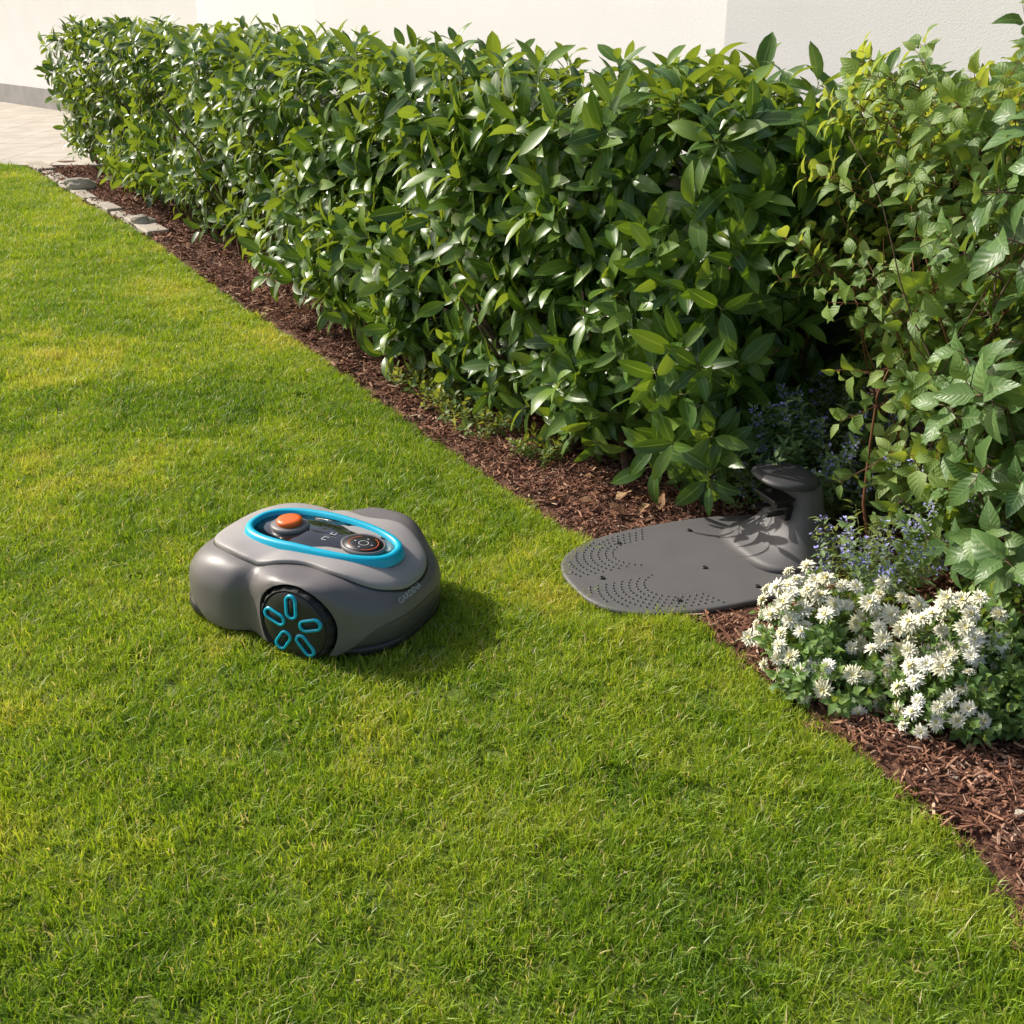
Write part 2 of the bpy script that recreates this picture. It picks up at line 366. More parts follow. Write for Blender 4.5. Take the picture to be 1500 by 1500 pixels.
while yy<11.3:
    sp=.036 if yy<5 else .055
    xx=xe(yy)-.2
    while xx<xe(yy):
        x=xx+random.uniform(-.6,.6)*sp; y=yy+random.uniform(-.6,.6)*sp; xx+=sp
        ed=edist(x,y)
        if ed<.003 or plate_s(x,y)<.95: continue
        if ed<.12*(1 if yy<7 else 1.3): addg(E,x,y,.85 if ed<.03 else 1)
    yy+=sp
for i in range(1700):
    x=random.uniform(-.2,.7); y=random.uniform(2.3,3.2)
    if .97<plate_s(x,y)<1.35 and edist(x,y)>.004: addg(E,x,y)
lg=scatter('lawn_grass',*P_[:3],patches,orand=P_[3])
scatter('edge_grass',*E[:3],tufts,parent=lg,orand=E[3])

# ------------------------------------------------------------------ hedge
woodm=simple('twig_bark',[(0.3,(0.09,0.06,0.04)),(0.7,(0.2,0.13,0.085))],scale=40,rough=0.8,bscale=120,bdist=0.003)
stemg=simple('green_stem',[(0.0,(0.12,0.16,0.04)),(1.0,(0.2,0.22,0.07))],rough=0.6,bump=0,attr='orand')
laurel=leafmat('laurel_leaf',(0.032,0.080,0.012),(0.080,0.165,0.024),(0.20,0.31,0.055),rough=0.36,trans=0.26,rib=(0.22,0.33,0.10))
shoots=[shoot('laurel_shoot',[laurel,stemg],nleaf=random.randint(8,11),stem=random.uniform(.09,.16),ll=0.136,lw=0.049,a0=112,a1=35,droop=.45,curve=random.uniform(-.3,.3)) for k in range(12)]
pts=[];dirs=[];sc=[]
HT=1.14
def hbulge(s,z): return 0.14*noise.noise(Vector((s*1.6,z*1.8,0)))+0.10*noise.noise(Vector((s*5,z*5,7)))
n_front=2250
for i in range(n_front+650+250):
    s=random.uniform(0,HLEN)
    if i<n_front*0.45: s=random.uniform(0,4.2)
    p,d,n=hpn(s); n=n*NS
    if i<n_front:
        z=random.uniform(0.10,HT); dep=abs(random.gauss(0,0.09))+0.0
        dep+= 0.10*max(0,(0.28-z)/0.28) 
        near=max(0,1-s/1.3)
        if near>0 and random.random()<0.45*near and z<0.9: continue
        if noise.noise(Vector((s*3.3,z*3.3,20)))<-.22 : continue
        off=hbulge(s,z)-dep
        D=Vector((n.x,n.y,0))*random.uniform(.6,1.1)+Vector((0,0,1))*random.uniform(-.2,1.0)+Vector((d.x,d.y,0))*random.uniform(-.7,.7)
    elif i<n_front+650:
        z=HT+0.06*noise.noise(Vector((s*3,0,0)))+random.uniform(-.08,.03); off=-random.uniform(0,0.75)
        D=Vector((random.uniform(-.5,.5),random.uniform(-.5,.5),1))
    else:
        z=random.uniform(0.12,HT-.1); off=-random.uniform(0.15,0.35)
        D=Vector((random.uniform(-.8,.8),random.uniform(-.8,.8),random.uniform(-.2,1)))
    q=p+n*off; pts.append((q.x,q.y,z)); dirs.append(D.normalized()); sc.append(random.uniform(.72,1.18))
for (x,y,z) in [(.60,3.10,.20),(.52,3.12,.30),(.50,3.16,.42),(.46,3.18,.26),(.42,3.2,.50),(.56,3.12,.52)]:
    pts.append((x,y,z)); dirs.append(Vector((random.uniform(-.5,.2),-.8,random.uniform(-.3,.3))).normalized()); sc.append(.95)
hedge=scatter('laurel_hedge',pts,dirs,sc,shoots)
mb=MB()
def branch(p,d,l,r,depth,mbx,mi=0,up=0.25,split=3,zmax=9):
    pts_=[Vector(p)]; dd=Vector(d).normalized(); n=5
    for i in range(n):
        dd=(dd+Vector((random.uniform(-.18,.18),random.uniform(-.18,.18),random.uniform(-.05,.15)*up*4))).normalized(); q=pts_[-1]+dd*l/n; q.z=min(q.z,zmax+.01*i); pts_.append(q)
    tube(mbx,pts_,[r*(1-0.55*i/n) for i in range(n+1)],7,mi)
    if depth>0:
        for k in range(split):
            i=random.randint(2,n); nd=(dd+Vector((random.uniform(-.9,.9),random.uniform(-.9,.9),random.uniform(-.1,.7)))).normalized()
            branch(pts_[i],nd,l*random.uniform(.4,.6),r*0.5,depth-1,mbx,mi,up,split,zmax)
s=0.15
while s<HLEN:
    p,d,n=hpn(s); n=n*NS; q=p-n*random.uniform(0.06,0.2)
    branch((q.x,q.y,0),(random.uniform(-.2,.2),random.uniform(-.2,.2),1),random.uniform(.6,.72),random.uniform(.010,.020),1,mb,zmax=.98)
    s+=random.uniform(.18,.34)
mb.obj('hedge_stems',[woodm],parent=hedge)
coremat=leafmat('hedge_inner_shade',(0.012,0.025,0.006),(0.02,0.042,0.009),(0.035,0.065,0.015),rough=0.6,trans=0.0)  # near-black green: the shade inside the hedge put into the colour
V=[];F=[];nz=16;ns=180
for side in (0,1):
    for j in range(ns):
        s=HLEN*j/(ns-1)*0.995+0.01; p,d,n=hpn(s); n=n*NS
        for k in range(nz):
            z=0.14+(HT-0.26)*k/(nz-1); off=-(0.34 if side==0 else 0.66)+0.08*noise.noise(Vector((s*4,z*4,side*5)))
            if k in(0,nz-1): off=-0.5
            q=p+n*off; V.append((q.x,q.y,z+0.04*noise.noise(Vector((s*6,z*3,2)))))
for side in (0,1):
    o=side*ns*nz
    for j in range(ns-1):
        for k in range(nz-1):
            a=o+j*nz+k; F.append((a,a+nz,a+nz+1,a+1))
mkobj('hedge_shade_core',V,F,coremat,parent=hedge,uv=[(0.2,0.5)]*len(V),rnd=[0.4]*len(V))  # lumpy dark sheets standing for the hedge's inner shade

gc=leafmat('groundcover_leaf',(0.07,0.13,0.03),(0.13,0.21,0.05),(0.26,0.3,0.09),rough=0.5,trans=0.3)
gsh=[shoot('groundcover_shoot',[gc,stemg],nleaf=10,stem=.07,ll=.03,lw=.016,a0=90,a1=30,stemr=.001,petiole=.003) for k in range(3)]
pts=[];dirs=[];sc=[]
for i in range(190):
    s=random.uniform(1.75,3.1); p,d,n=hpn(s); n=n*NS; q=p+n*random.uniform(-.06,.13)
    if noise.noise(Vector((s*3,5,5)))<-0.1: continue
    pts.append((q.x,q.y,.02)); dirs.append((random.gauss(0,.5),random.gauss(0,.5),1)); sc.append(random.uniform(.6,1.3))
scatter('groundcover_plant',pts,dirs,sc,gsh)

# ------------------------------------------------------------------ shrubs on the right
def shrub(name,centre,rx,ry,h,leafm,kw,n,nst=9,z0=0.15,gap=-0.15,outb=0.9,stemmat=woodm,seed=0,keep=None,extra=()):
    random.seed(seed); sh=[shoot(name+'_shoot',[leafm,stemmat],**kw,curve=random.uniform(-.5,.5)) for k in range(8)]
    pts=[];dirs=[];sc=[]; t=0
    while len(pts)<n and t<n*20:
        t+=1; z=random.uniform(z0,h); a=random.uniform(0,6.283); rr=random.random()**0.45
        prof=0.75+0.35*math.sin(math.pi*min(1,(z/h))**0.8)
        x=centre[0]+rx*rr*prof*math.cos(a); y=centre[1]+ry*rr*prof*math.sin(a)
        if noise.noise(Vector((x*4.5,y*4.5,z*4.5+seed)))<gap: continue
        if keep and not keep(x,y,z): continue
        pts.append((x,y,z)); dirs.append(Vector((math.cos(a)*outb*rr,math.sin(a)*outb*rr,random.uniform(-.1,1))).normalized()); sc.append(random.uniform(.75,1.15))
    for e in extra:
        pts.append(e); dirs.append(Vector((-.7,-.3,random.uniform(-.5,.4))).normalized()); sc.append(.95)
    ob=scatter(name,pts,dirs,sc,sh)
    mb=MB()
    for k in range(nst):
        a=random.uniform(0,6.283); b=(centre[0]+rx*.4*math.cos(a),centre[1]+ry*.4*math.sin(a),0)
        branch(b,(math.cos(a)*.25+.1,math.sin(a)*.25,1),h*random.uniform(.6,.75),random.uniform(.004,.008),1,mb,zmax=h*.95)
    mb.obj(name+'_stems',[stemmat],parent=ob); return ob
redst=simple('red_stem',[(0.0,(0.13,0.05,0.025)),(1.0,(0.24,0.10,0.05))],rough=0.6,bump=0,attr='rnd')
dog=leafmat('dogwood_leaf',(0.08,0.16,0.035),(0.16,0.26,0.055),(0.29,0.39,0.10),rough=0.5,trans=0.34,rib=(0.25,0.33,0.12),veins=6,vb=.3)
shrub('dogwood_shrub',(1.30,2.98),0.42,0.36,1.32,dog,dict(nleaf=8,stem=.16,ll=.076,lw=.043,a0=80,a1=45,kind='ovate',fold=.35,droop=.6,opposite=True,stemr=.0018,wav=.1),430,nst=10,z0=.10,gap=-.14,stemmat=redst,seed=3,
   keep=lambda x,y,z: x>(1.09 if z<.45 else 1.09-.7*(z-.45)),extra=[(1.03,2.86,.50),(1.03,2.86,.60),(1.05,2.8,.38)])
vib=leafmat('viburnum_leaf',(0.055,0.12,0.035),(0.10,0.19,0.055),(0.17,0.28,0.085),rough=0.4,trans=0.24,rib=(0.2,0.28,0.12),veins=7,vb=.3)
shrub('viburnum_shrub',(1.46,2.46),0.35,0.36,1.24,vib,dict(nleaf=7,stem=.13,ll=.110,lw=.068,a0=85,a1=50,kind='ovate',fold=.3,droop=.55,opposite=True,stemr=.003,wav=.12),250,nst=9,z0=.22,gap=-.2,seed=5,keep=lambda x,y,z: x>1.09 and not(z<.42 and x<1.18))
mb=MB(); tube(mb,[(1.02,2.75,0),(1.01,2.78,.1),(.985,2.8,.22),(.99,2.83,.36),(1.0,2.86,.52),(1.05,2.88,.66)],[.006,.0055,.005,.004,.003,.002],7); mb.obj('arching_stem',[redst],parent=bpy.data.objects['dogwood_shrub'])

cary=leafmat('caryopteris_leaf',(0.09,0.17,0.06),(0.17,0.26,0.10),(0.28,0.37,0.16),rough=0.6,trans=0.3)
bluef=simple('blue_flower',[(0.0,(0.26,0.25,0.6)),(0.5,(0.40,0.40,0.78)),(1.0,(0.54,0.55,0.9))],rough=0.6,bump=0,attr='orand')
def bluesp(nm,fl=True):
    mb=MB(); L_=random.uniform(.16,.22); tube(mb,[(0,0,0),(.01,0,L_*.5),(0,.01,L_)],[.0012,.001,.0008],4,mi=1)
    for i in range(16):
        z=L_*(i+1)/16; a=i*1.57+random.uniform(-.3,.3); d=Vector((math.cos(a),math.sin(a),.6)); placeleaf(mb,(0,0,z),d,(0,0,1),leafgeo(.034,.013,'ovate',.3,.4,ns=3),0,random.random())
    if fl:
      for j in range(3):
        z=L_*(0.66+.16*j)
        for i in range(14):
            a=random.uniform(0,6.283); r=random.uniform(.004,.014); b=Vector((r*math.cos(a),r*math.sin(a),z+random.uniform(-.006,.006))); d=Vector((math.cos(a),math.sin(a),random.uniform(0,1)))
            placeleaf(mb,b,d,(random.random(),random.random(),1),leafgeo(.008,.006,'o',.2,.2,ns=2),2)
    return mb.obj(nm,[cary,stemg,bluef],link=False)
bs=[bluesp('caryopteris_sprig',k<5) for k in range(7)]
def cary_plant(cx,cy,rx,ry,h,n):
    pts=[];dirs=[];sc=[]
    for i in range(n):
        a=random.uniform(0,6.283); r=math.sqrt(random.random()); z=h*random.uniform(.05,1)*(1-.5*r*r); pts.append((cx+rx*r*math.cos(a),cy+ry*r*math.sin(a),z)); dirs.append(Vector((r*math.cos(a)*.9,r*math.sin(a)*.9,1)).normalized()); sc.append(random.uniform(.7,1.15))
    return scatter('caryopteris_plant',pts,dirs,sc,bs)
cary_plant(.98,3.18,.27,.12,.33,220)
cary_plant(.97,2.60,.09,.09,.11,55)
cary_plant(1.26,2.66,.18,.13,.34,55)

pet=simple('white_petal',[(0.0,(0.80,0.77,0.56)),(0.6,(0.84,0.82,0.67)),(1.0,(0.87,0.86,0.78))],rough=0.6,bump=0,attr='orand')
yel=simple('flower_centre',[(0.0,(0.6,0.5,0.08)),(1.0,(0.75,0.68,0.2))],rough=0.8,bump=0,attr='orand')
chl=leafmat('chrysanthemum_leaf',(0.07,0.15,0.035),(0.12,0.22,0.05),(0.2,0.3,0.08),rough=0.55,trans=0.22)
def mum(nm):
    mb=MB(); RR=random.uniform(.023,.029); tube(mb,[(0,0,-.06),(0,0,-.004)],[.0014,.0018],5,mi=2)
    for ring,(cnt,el,ln) in enumerate([(16,-4,1),(15,12,.93),(12,30,.72),(7,55,.45)]):
        for i in range(cnt):
            a=6.283*(i+.5*(ring%2))/cnt+random.uniform(-.13,.13); e=R(el+random.uniform(-12,12)); d=Vector((math.cos(a)*math.cos(e),math.sin(a)*math.cos(e),math.sin(e))); nr=Vector((-math.cos(a)*math.sin(e),-math.sin(a)*math.sin(e),math.cos(e)))
            placeleaf(mb,d*.002+Vector((0,0,.001*ring)),d,nr,leafgeo(RR*ln*random.uniform(.8,1.1),.0072,'o',.5,.3*random.uniform(-.5,1.6),ns=3),0)
    rr=[]; 
    for el in (0,30,60,85): rr.append([(0.0065*math.cos(R(el))*math.cos(a),0.0065*math.cos(R(el))*math.sin(a),.003+.006*math.sin(R(el))) for a in np.linspace(0,6.283,10,endpoint=False)])
    v,f=rings(rr); mb.add(v,f,mi=1)
    return mb.obj(nm,[pet,yel,stemg],link=False)
mums=[mum('chrysanthemum_bloom') for k in range(6)]
csh=[shoot('chrysanthemum_shoot',[chl,stemg],nleaf=9,stem=.07,ll=.036,lw=.020,a0=90,a1=30,kind='ovate',fold=.3,droop=.5,stemr=.0014,petiole=.004,wav=.5) for k in range(4)]
def mumplant(blobs,nf,nl,foll,leafscale=1):
    pts=[];dirs=[];sc=[]
    for i in range(nl):
        cx,cy,r,h=random.choice(foll); a=random.uniform(0,6.283); q=math.sqrt(random.random()); z=h*(1-.55*q*q)*random.uniform(.05,.85)
        pts.append((cx+r*q*math.cos(a),cy+r*q*math.sin(a),z)); dirs.append(Vector((q*math.cos(a),q*math.sin(a),.8)).normalized()); sc.append(random.uniform(.8,1.2)*leafscale)
    ob=scatter('chrysanthemum_plant',pts,dirs,sc,csh)
    pts=[];dirs=[];sc=[]; t=0; wts=[b[2]*b[3]**.7 for b in blobs]
    while len(pts)<nf and t<12000:
        t+=1
        cx,cy,r,h=random.choices(blobs,wts)[0]; el=random.uniform(-.35,1.4); a=random.uniform(2.5,6.3) if random.random()<.9 else random.uniform(0,6.28)
        d=Vector((math.cos(a)*math.cos(el),math.sin(a)*math.cos(el),math.sin(el))); p=Vector((cx,cy,h*.45))+Vector((d.x*r,d.y*r,d.z*h*.55))*random.uniform(.92,1.25)
        if p.z<.03: continue
        if noise.noise(p*11)<-.22: continue
        if any((p-Vector(o)).length<.033 for o in pts): continue
        pts.append(tuple(p)); dirs.append((d*1.0+Vector((random.gauss(0,.32)-.15,random.gauss(0,.32)-.35,.3))).normalized()); sc.append(random.uniform(.65,1.15))
    scatter('blooms',pts,dirs,sc,mums,parent=ob)
mumplant([(.76,2.36,.12,.22),(.86,2.32,.14,.22),(.69,2.30,.09,.14),(.80,2.20,.11,.14),(.71,2.19,.06,.08)],112,200,[(.80,2.33,.14,.18),(.79,2.22,.12,.11)])
mumplant([(.99,2.13,.085,.26),(.96,2.04,.09,.17),(1.06,2.17,.08,.26),(.92,1.99,.06,.09)],72,200,[(1.04,2.14,.12,.21),(1.13,2.10,.12,.19),(.99,2.05,.08,.11)])
pts=[];dirs=[];sc=[]
for i in range(190):
    a=random.uniform(0,6.283); q=math.sqrt(random.random()); pts.append((1.25+.20*q*math.cos(a),2.16+.22*q*math.sin(a),.24*(1-.5*q*q)*random.uniform(.1,.9))); dirs.append(Vector((q*math.cos(a),q*math.sin(a),.8)).normalized()); sc.append(random.uniform(.9,1.5))
scatter('geranium_plant',pts,dirs,sc,csh)

# ------------------------------------------------------------------ stone edging, terrace, walls
stone=simple('pale_stone',[(0.2,(0.3,0.26,0.21)),(0.6,(0.45,0.4,0.33)),(0.9,(0.55,0.5,0.43))],scale=6,rough=0.85,bscale=40,bdist=.01)
mb=MB(); yy=7.75
while yy<11.2:
    l=random.uniform(.22,.4); x=xe(yy)+.07; dx=xe(yy+l)+.07-x; v,f=boxgeo(0,1,-.5,.5,0,1); d=Vector((dx,l,0)); n=Vector((d.y,-d.x,0)).normalized(); h=random.uniform(.03,.05); ww=random.uniform(.10,.17)
    mb.add([Vector((x,yy,0))+d*(q[0]*.94)+n*(q[1]*ww)+Vector((0,0,q[2]*h)) for q in v],f); yy+=l
o=mb.obj('stone_edging',[stone],smooth=False); bevel(o,.012)
def rock(name,loc,s,m=stone):
    bm=bmesh.new(); bmesh.ops.create_icosphere(bm,subdivisions=3,radius=1)
    for v in bm.verts:
        k=1+.35*noise.noise(v.co*1.3+Vector(loc)*5)+.1*noise.noise(v.co*4); v.co=Vector((v.co.x*s[0]*k,v.co.y*s[1]*k,v.co.z*s[2]*k))
    me=bpy.data.meshes.new(name); bm.to_mesh(me); bm.free(); me.materials.append(m); o=bpy.data.objects.new(name,me); o.location=loc; scene.collection.objects.link(o); return o
rock('garden_stone',(-2.66,8.05,.04),(.1,.07,.06)); rock('garden_stone',(-3.72,9.75,.05),(.13,.08,.08)); rock('garden_stone',(.93,1.86,.02),(.015,.012,.010))
rock('garden_stone',(1.02,1.74,.02),(.012,.010,.008))
pave=simple('terrace_paving',[(0.3,(0.42,0.38,0.32)),(0.7,(0.55,0.5,0.43))],scale=3,rough=.85,bscale=50,bdist=.004)
mb=MB()
for i in range(28):
    for j in range(32):
        x=-19.6+i*.6; y=11.3+j*.6; v,f=boxgeo(x+.004,x+.596,y+.004,y+.596,-.03,.02); mb.add(v,f)
mb.obj('terrace',[pave],smooth=False)
render_=simple('white_render',[(0.3,(0.80,0.785,0.76)),(0.7,(0.84,0.825,0.80))],scale=2,rough=.9,bump=.4,bscale=150,bdist=.003)
plinth=simple('plinth',[(0.3,(0.3,0.29,0.27)),(0.7,(0.38,0.36,0.34))],scale=4,rough=.9,bscale=90,bdist=.004)
glass=plastic('window_glass',(0.03,0.04,0.045),rough=.05,spec=.8)
frame=plastic('window_frame',(0.75,0.75,0.73),rough=.4)
house=empty('white_house',(-3.0,13.4,0),R(-46))
mb=MB(); 
for b in [(-18,-11,0,.3,.3,3.2),(-9.4,0,0,.3,.3,3.2),(-11,-9.4,0,.3,.3,.9),(-11,-9.4,0,.3,2.1,3.2)]:
    v,f=boxgeo(*b); mb.add(v,f)
mb.obj('walls',[render_],parent=house,smooth=False)
mb=MB(); v,f=boxgeo(-18,0,-.015,.3,0,.3-.002); mb.add(v,f); mb.obj('plinth',[plinth],parent=house,smooth=False)
mb=MB(); v,f=boxgeo(-11,-9.4,.12,.14,.9,2.1); mb.add(v,f); mb.obj('window_pane',[glass],parent=house,smooth=False)
mb=MB()
for b in [(-11,-10.94,.08,.118,.9,2.1),(-9.46,-9.4,.08,.118,.9,2.1),(-10.23,-10.17,.08,.118,.96,2.04),(-10.94,-9.46,.08,.118,.9,.96),(-10.94,-9.46,.08,.118,2.04,2.1)]:
    v,f=boxgeo(*b); mb.add(v,f)
mb.obj('window_frame',[frame],parent=house,smooth=False)
mb=MB(); mb.add([(-18.5,-.5,3.15),(.5,-.5,3.15),(.5,4,5),(-18.5,4,5),(-18.5,-.5,3.25),(.5,-.5,3.25),(.5,4,5.1),(-18.5,4,5.1)],[(3,2,1,0),(4,5,6,7),(0,1,5,4),(1,2,6,5),(2,3,7,6),(3,0,4,7)])
mb.obj('roof',[simple('roof_tile',[(0.3,(0.15,0.06,0.04)),(0.7,(0.22,0.09,0.06))],scale=8)],parent=house,smooth=False)
gw=empty('garden_wall')
WL=[(3.6,3.2),(1.9,4.3),(1.0,5.3),(-1.4,9.0),(-3.0,11.8),(-3.05,13.35)]
def wallstrip(pts,z0,z1,t):
    V=[];F=[]
    for i,p in enumerate(pts):
        a=Vector(pts[max(0,i-1)]);b=Vector(pts[min(len(pts)-1,i+1)]); d=(b-a).normalized(); n=Vector((-d.y,d.x))
        for sgn,z in ((-1,z0),(1,z0),(1,z1),(-1,z1)): V.append((p[0]+n.x*sgn*t/2,p[1]+n.y*sgn*t/2,z))
    for i in range(len(pts)-1):
        for k in range(4): F.append((i*4+k,i*4+(k+1)%4,(i+1)*4+(k+1)%4,(i+1)*4+k))
    F.append((0,1,2,3)); F.append(tuple(reversed([len(V)-4,len(V)-3,len(V)-2,len(V)-1]))); return V,F
v,f=wallstrip(WL,0,1.95,.16); mkobj('wall_body',v,f,render_,parent=gw,smooth=False)
v,f=wallstrip(WL,1.952,2.0,.22); mkobj('coping',v,f,stone,parent=gw,smooth=False)

# ------------------------------------------------------------------ docking station
st=empty('charging_station',(SC.x,SC.y,0),SA)
dk=plastic('station_plastic',(0.125,0.121,0.122),rough=.5,bump=.4,scale=900,spec=.4)
dk2=plastic('hood_plastic',(0.065,0.064,0.067),rough=.42,bump=.4,scale=900,spec=.4)
blk=plastic('black_plastic',(0.012,0.012,0.013),rough=.4)
def plate_outline(sc_=0,n=96):
    P=[]
    for k in range(n):
        a=2*math.pi*k/n; ca,sa=math.cos(a),math.sin(a)
        e=2.7
        xx=math.copysign(abs(ca)**(2/e),ca); yy=math.copysign(abs(sa)**(2/e),sa)
        hl=0.43-sc_; hw=0.262-sc_
        x=0.325+hl*xx; y=-.03+hw*yy*(1-0.10*max(0,(0.25-x)/.35))
        P.append((x,y))
    return P
def foot(x,y):
    dx=(x-.01)/.16; dy=(y+.02)/.15; q=math.hypot(dx*(1 if x>.01 else .6),dy)
    return .050*math.exp(-q*q*1.3)
rl=[]
for off,z in [(0,.010),(0,.020),(.002,.0235),(.006,.0255),(.012,.026)]:
    rl.append([(x,y,z+foot(x,y)) for x,y in plate_outline(off)])
for k in np.linspace(.95,.03,26):
    P=plate_outline(.012); rl.append([(.15+.175*k+(x-.325)*k,-.03+(y+.03)*k,.026+.001*(1-k)+foot(.15+.175*k+(x-.325)*k,-.03+(y+.03)*k)) for x,y in P])
v,f=rings(rl); mkobj('base_plate',v,f,dk,parent=st)
mb=MB()
def dimple(x,y,r=.0034,h=.0045):
    n=6; rr=[[(x+r*q*math.cos(6.283*k/n),y+r*q*math.sin(6.283*k/n),.0263+zz) for k in range(n)] for q,zz in ((1,0),(.7,h*.8),(.3,h))]
    v,f=rings(rr,cap0=False); mb.add(v,f)
for sg in (-1,1):
    cy=-.03+sg*.10
    for ri in range(8):
        rad=0.085+ri*.0165
        m_=int(rad*math.pi*1.3/.0165)
        for k in range(m_):
            a=-1.9+3.8*k/m_
            x=.46+rad*1.35*math.cos(a); y=cy+sg*rad*.95*math.sin(a)
            ex=((x-.325)/.41); ey=((y+.03)/.242)
            if abs(ex)**2.7+abs(ey)**2.7<1 and sg*(y+.03)>.03 and x>.40: dimple(x,y)
mb.obj('grip_studs',[dk],parent=st)
mb=MB()
for x,y in [(.66,-.03),(.52,.16),(.52,-.21),(.28,.17),(.28,-.21),(.36,.02)]:
    rr=[[(x+r*math.cos(6.283*k/14),y+r*math.sin(6.283*k/14),z) for k in range(14)] for r,z in ((.008,.026),(.007,.0305),(.004,.0305),(.003,.029))]
    v,f=rings(rr); mb.add(v,f)
mb.obj('ground_screws',[blk],parent=st)
def sec(x0,x1,hw,z,e=3.0,n=48,yc=-.02,tilt=0,dx=.085):
    P=[]
    for k in range(n):
        a=2*math.pi*k/n; ca,sa=math.cos(a),math.sin(a)
        X=math.copysign(abs(ca)**(2/e),ca); Y=math.copysign(abs(sa)**(2/e),sa)
        x=(x0+x1)/2+(x1-x0)/2*X; P.append((x+dx,yc+hw*Y,z+tilt*(x-(x0+x1)/2)))
    return P
v,f=rings([sec(-.16,.15,.175,.030),sec(-.158,.115,.160,.042),sec(-.152,.080,.145,.058),sec(-.14,.050,.128,.080),sec(-.125,.026,.112,.108),sec(-.110,.010,.100,.14),sec(-.098,.003,.092,.175),sec(-.090,.002,.088,.215),sec(-.084,.006,.084,.245)])
mkobj('tower',v,f,dk,parent=st)
v,f=rings([sec(-.080,.05,.080,.240,2.4),sec(-.086,.088,.092,.243,2.4,tilt=.10),sec(-.088,.096,.096,.250,2.4,tilt=.10),sec(-.086,.094,.094,.258,2.4,tilt=.08),sec(-.074,.080,.082,.265,2.4,tilt=.06),sec(-.05,.050,.05,.270,2.4,tilt=.03),sec(-.005,.015,.01,.2715,2)])
mkobj('tower_hood',v,f,dk2,parent=st)
mb=MB(); q=.04
for b in [(.045,.115,-.075,.035,.196,.206),(.05,.10,-.065,.025,.176,.192),(.05,.125,-.06,-.045,.150,.162),(.05,.125,.005,.020,.150,.162),(.04,.07,-.07,.03,.135,.18)]:
    v,f=boxgeo(b[0]+q,b[1]+q,*b[2:]); mb.add(v,f)
o=mb.obj('charging_contacts',[blk],parent=st,smooth=False); bevel(o,.003)

# ------------------------------------------------------------------ robotic mower
mw=empty('robotic_lawn_mower',(MC.x,MC.y,0.0),MA)
cgrey=plastic('cover_grey',(0.34,0.315,0.305),rough=.47,bump=.25,scale=1200,spec=.4)
bgrey=plastic('body_grey',(0.155,0.142,0.140),rough=.38,bump=.2,scale=1200,spec=.45)
pgrey=plastic('panel_grey',(0.075,0.070,0.071),rough=.34,bump=.2,scale=1200,spec=.5)
dgrey=plastic('skirt_dark',(0.03,0.029,0.031),rough=.35)
cyan=plastic('cyan_plastic',(0.0,0.44,0.64),rough=.3,var=.02)
orange=plastic('orange_plastic',(0.8,0.14,0.015),rough=.35,var=.02)
gloss=plastic('gloss_black',(0.008,0.008,0.009),rough=.06,coat=.5,spec=.6)
rubber=plastic('rubber',(0.02,0.02,0.02),rough=.7)
WX=.10; WR=.104; WZ=.100
NP=192
def outl(phi,k=1.0):
    e=3.3; ca,sa=math.cos(phi),math.sin(phi)
    x=math.copysign(abs(ca)**(2/e),ca)*.325; y=math.copysign(abs(sa)**(2/e),sa)*.235
    b=1+.055*math.exp(-((x-WX)/.11)**2)-.11*math.exp(-((x+.055)/.04)**2)-.10*max(0,(x-.2)/.12)-.02*max(0,(-x-.2)/.12)
    return x,y*b
OUT=[outl(2*math.pi*k/NP) for k in range(NP)]
OA=[math.atan2(q[1],q[0]) for q in OUT]
def rho(x,y):
    phi=math.atan2(y,x); r=math.hypot(x,y)
    b=min(range(NP),key=lambda k:abs((OA[k]-phi+math.pi)%(2*math.pi)-math.pi))
    return r/math.hypot(*OUT[b])
SL=[0,.3,.5,.65,.78,.86,.92,.965,.99,1.0]
ZL=[.216,.214,.210,.205,.198,.190,.178,.160,.145,.130]
ZF=[.216,.216,.216,.216,.217,.218,.217,.212,.203,.185]
def fat(x,y): return math.exp(-((x-WX)/.125)**4)*min(1,max(0,(abs(y)-.04)/.10))
def bz(x,y,s=None):
    if s is None: s=min(1,rho(x,y))
    z=float(np.interp(s,SL,ZL)); zf=float(np.interp(s,SL,ZF)); w_=fat(x,y); z=z*(1-w_)+zf*w_
    k=min(1,max(0,(z-.11)/.08))
    z+=k*(.008*math.exp(-((x+.17)/.09)**2-((abs(y)-.16)/.07)**2))
    z-=k*.020*max(0,(x-.14)/.18)**1.5 ; z-=k*.012*max(0,(-x-.14)/.18)**1.5
    return z
def sst(t): t=min(1,max(0,t)); return t*t*(3-2*t)
def zbot(x,y):
    return .028+.072*sst((x-.195)/.12)+.052*sst((-x-.17)/.13)
rl=[]
def zt(x,y): return bz(x,y,1.0)
rl.append([(x*.955,y*.955,zbot(x,y)+.002) for x,y in OUT])
rl.append([(x*1.006,y*1.006,zbot(x,y)+.001) for x,y in OUT])
rl.append([(x*1.014,y*1.014,zbot(x,y)+.006) for x,y in OUT])
rl.append([(x*1.012,y*1.012,zbot(x,y)+.35*(zt(x,y)-zbot(x,y))) for x,y in OUT])
rl.append([(x*1.003,y*1.003,zbot(x,y)+.85*(zt(x,y)-zbot(x,y))) for x,y in OUT])
for s in (1.0,.995,.985,.965,.945,.92,.89,.86,.82,.78,.72,.65,.5,.3,.12):
    rl.append([(x*s,y*s,bz(x*s,y*s,s)) for x,y in OUT])
v,f=rings(rl); body=mkobj('body_shell',v,f,bgrey,parent=mw)
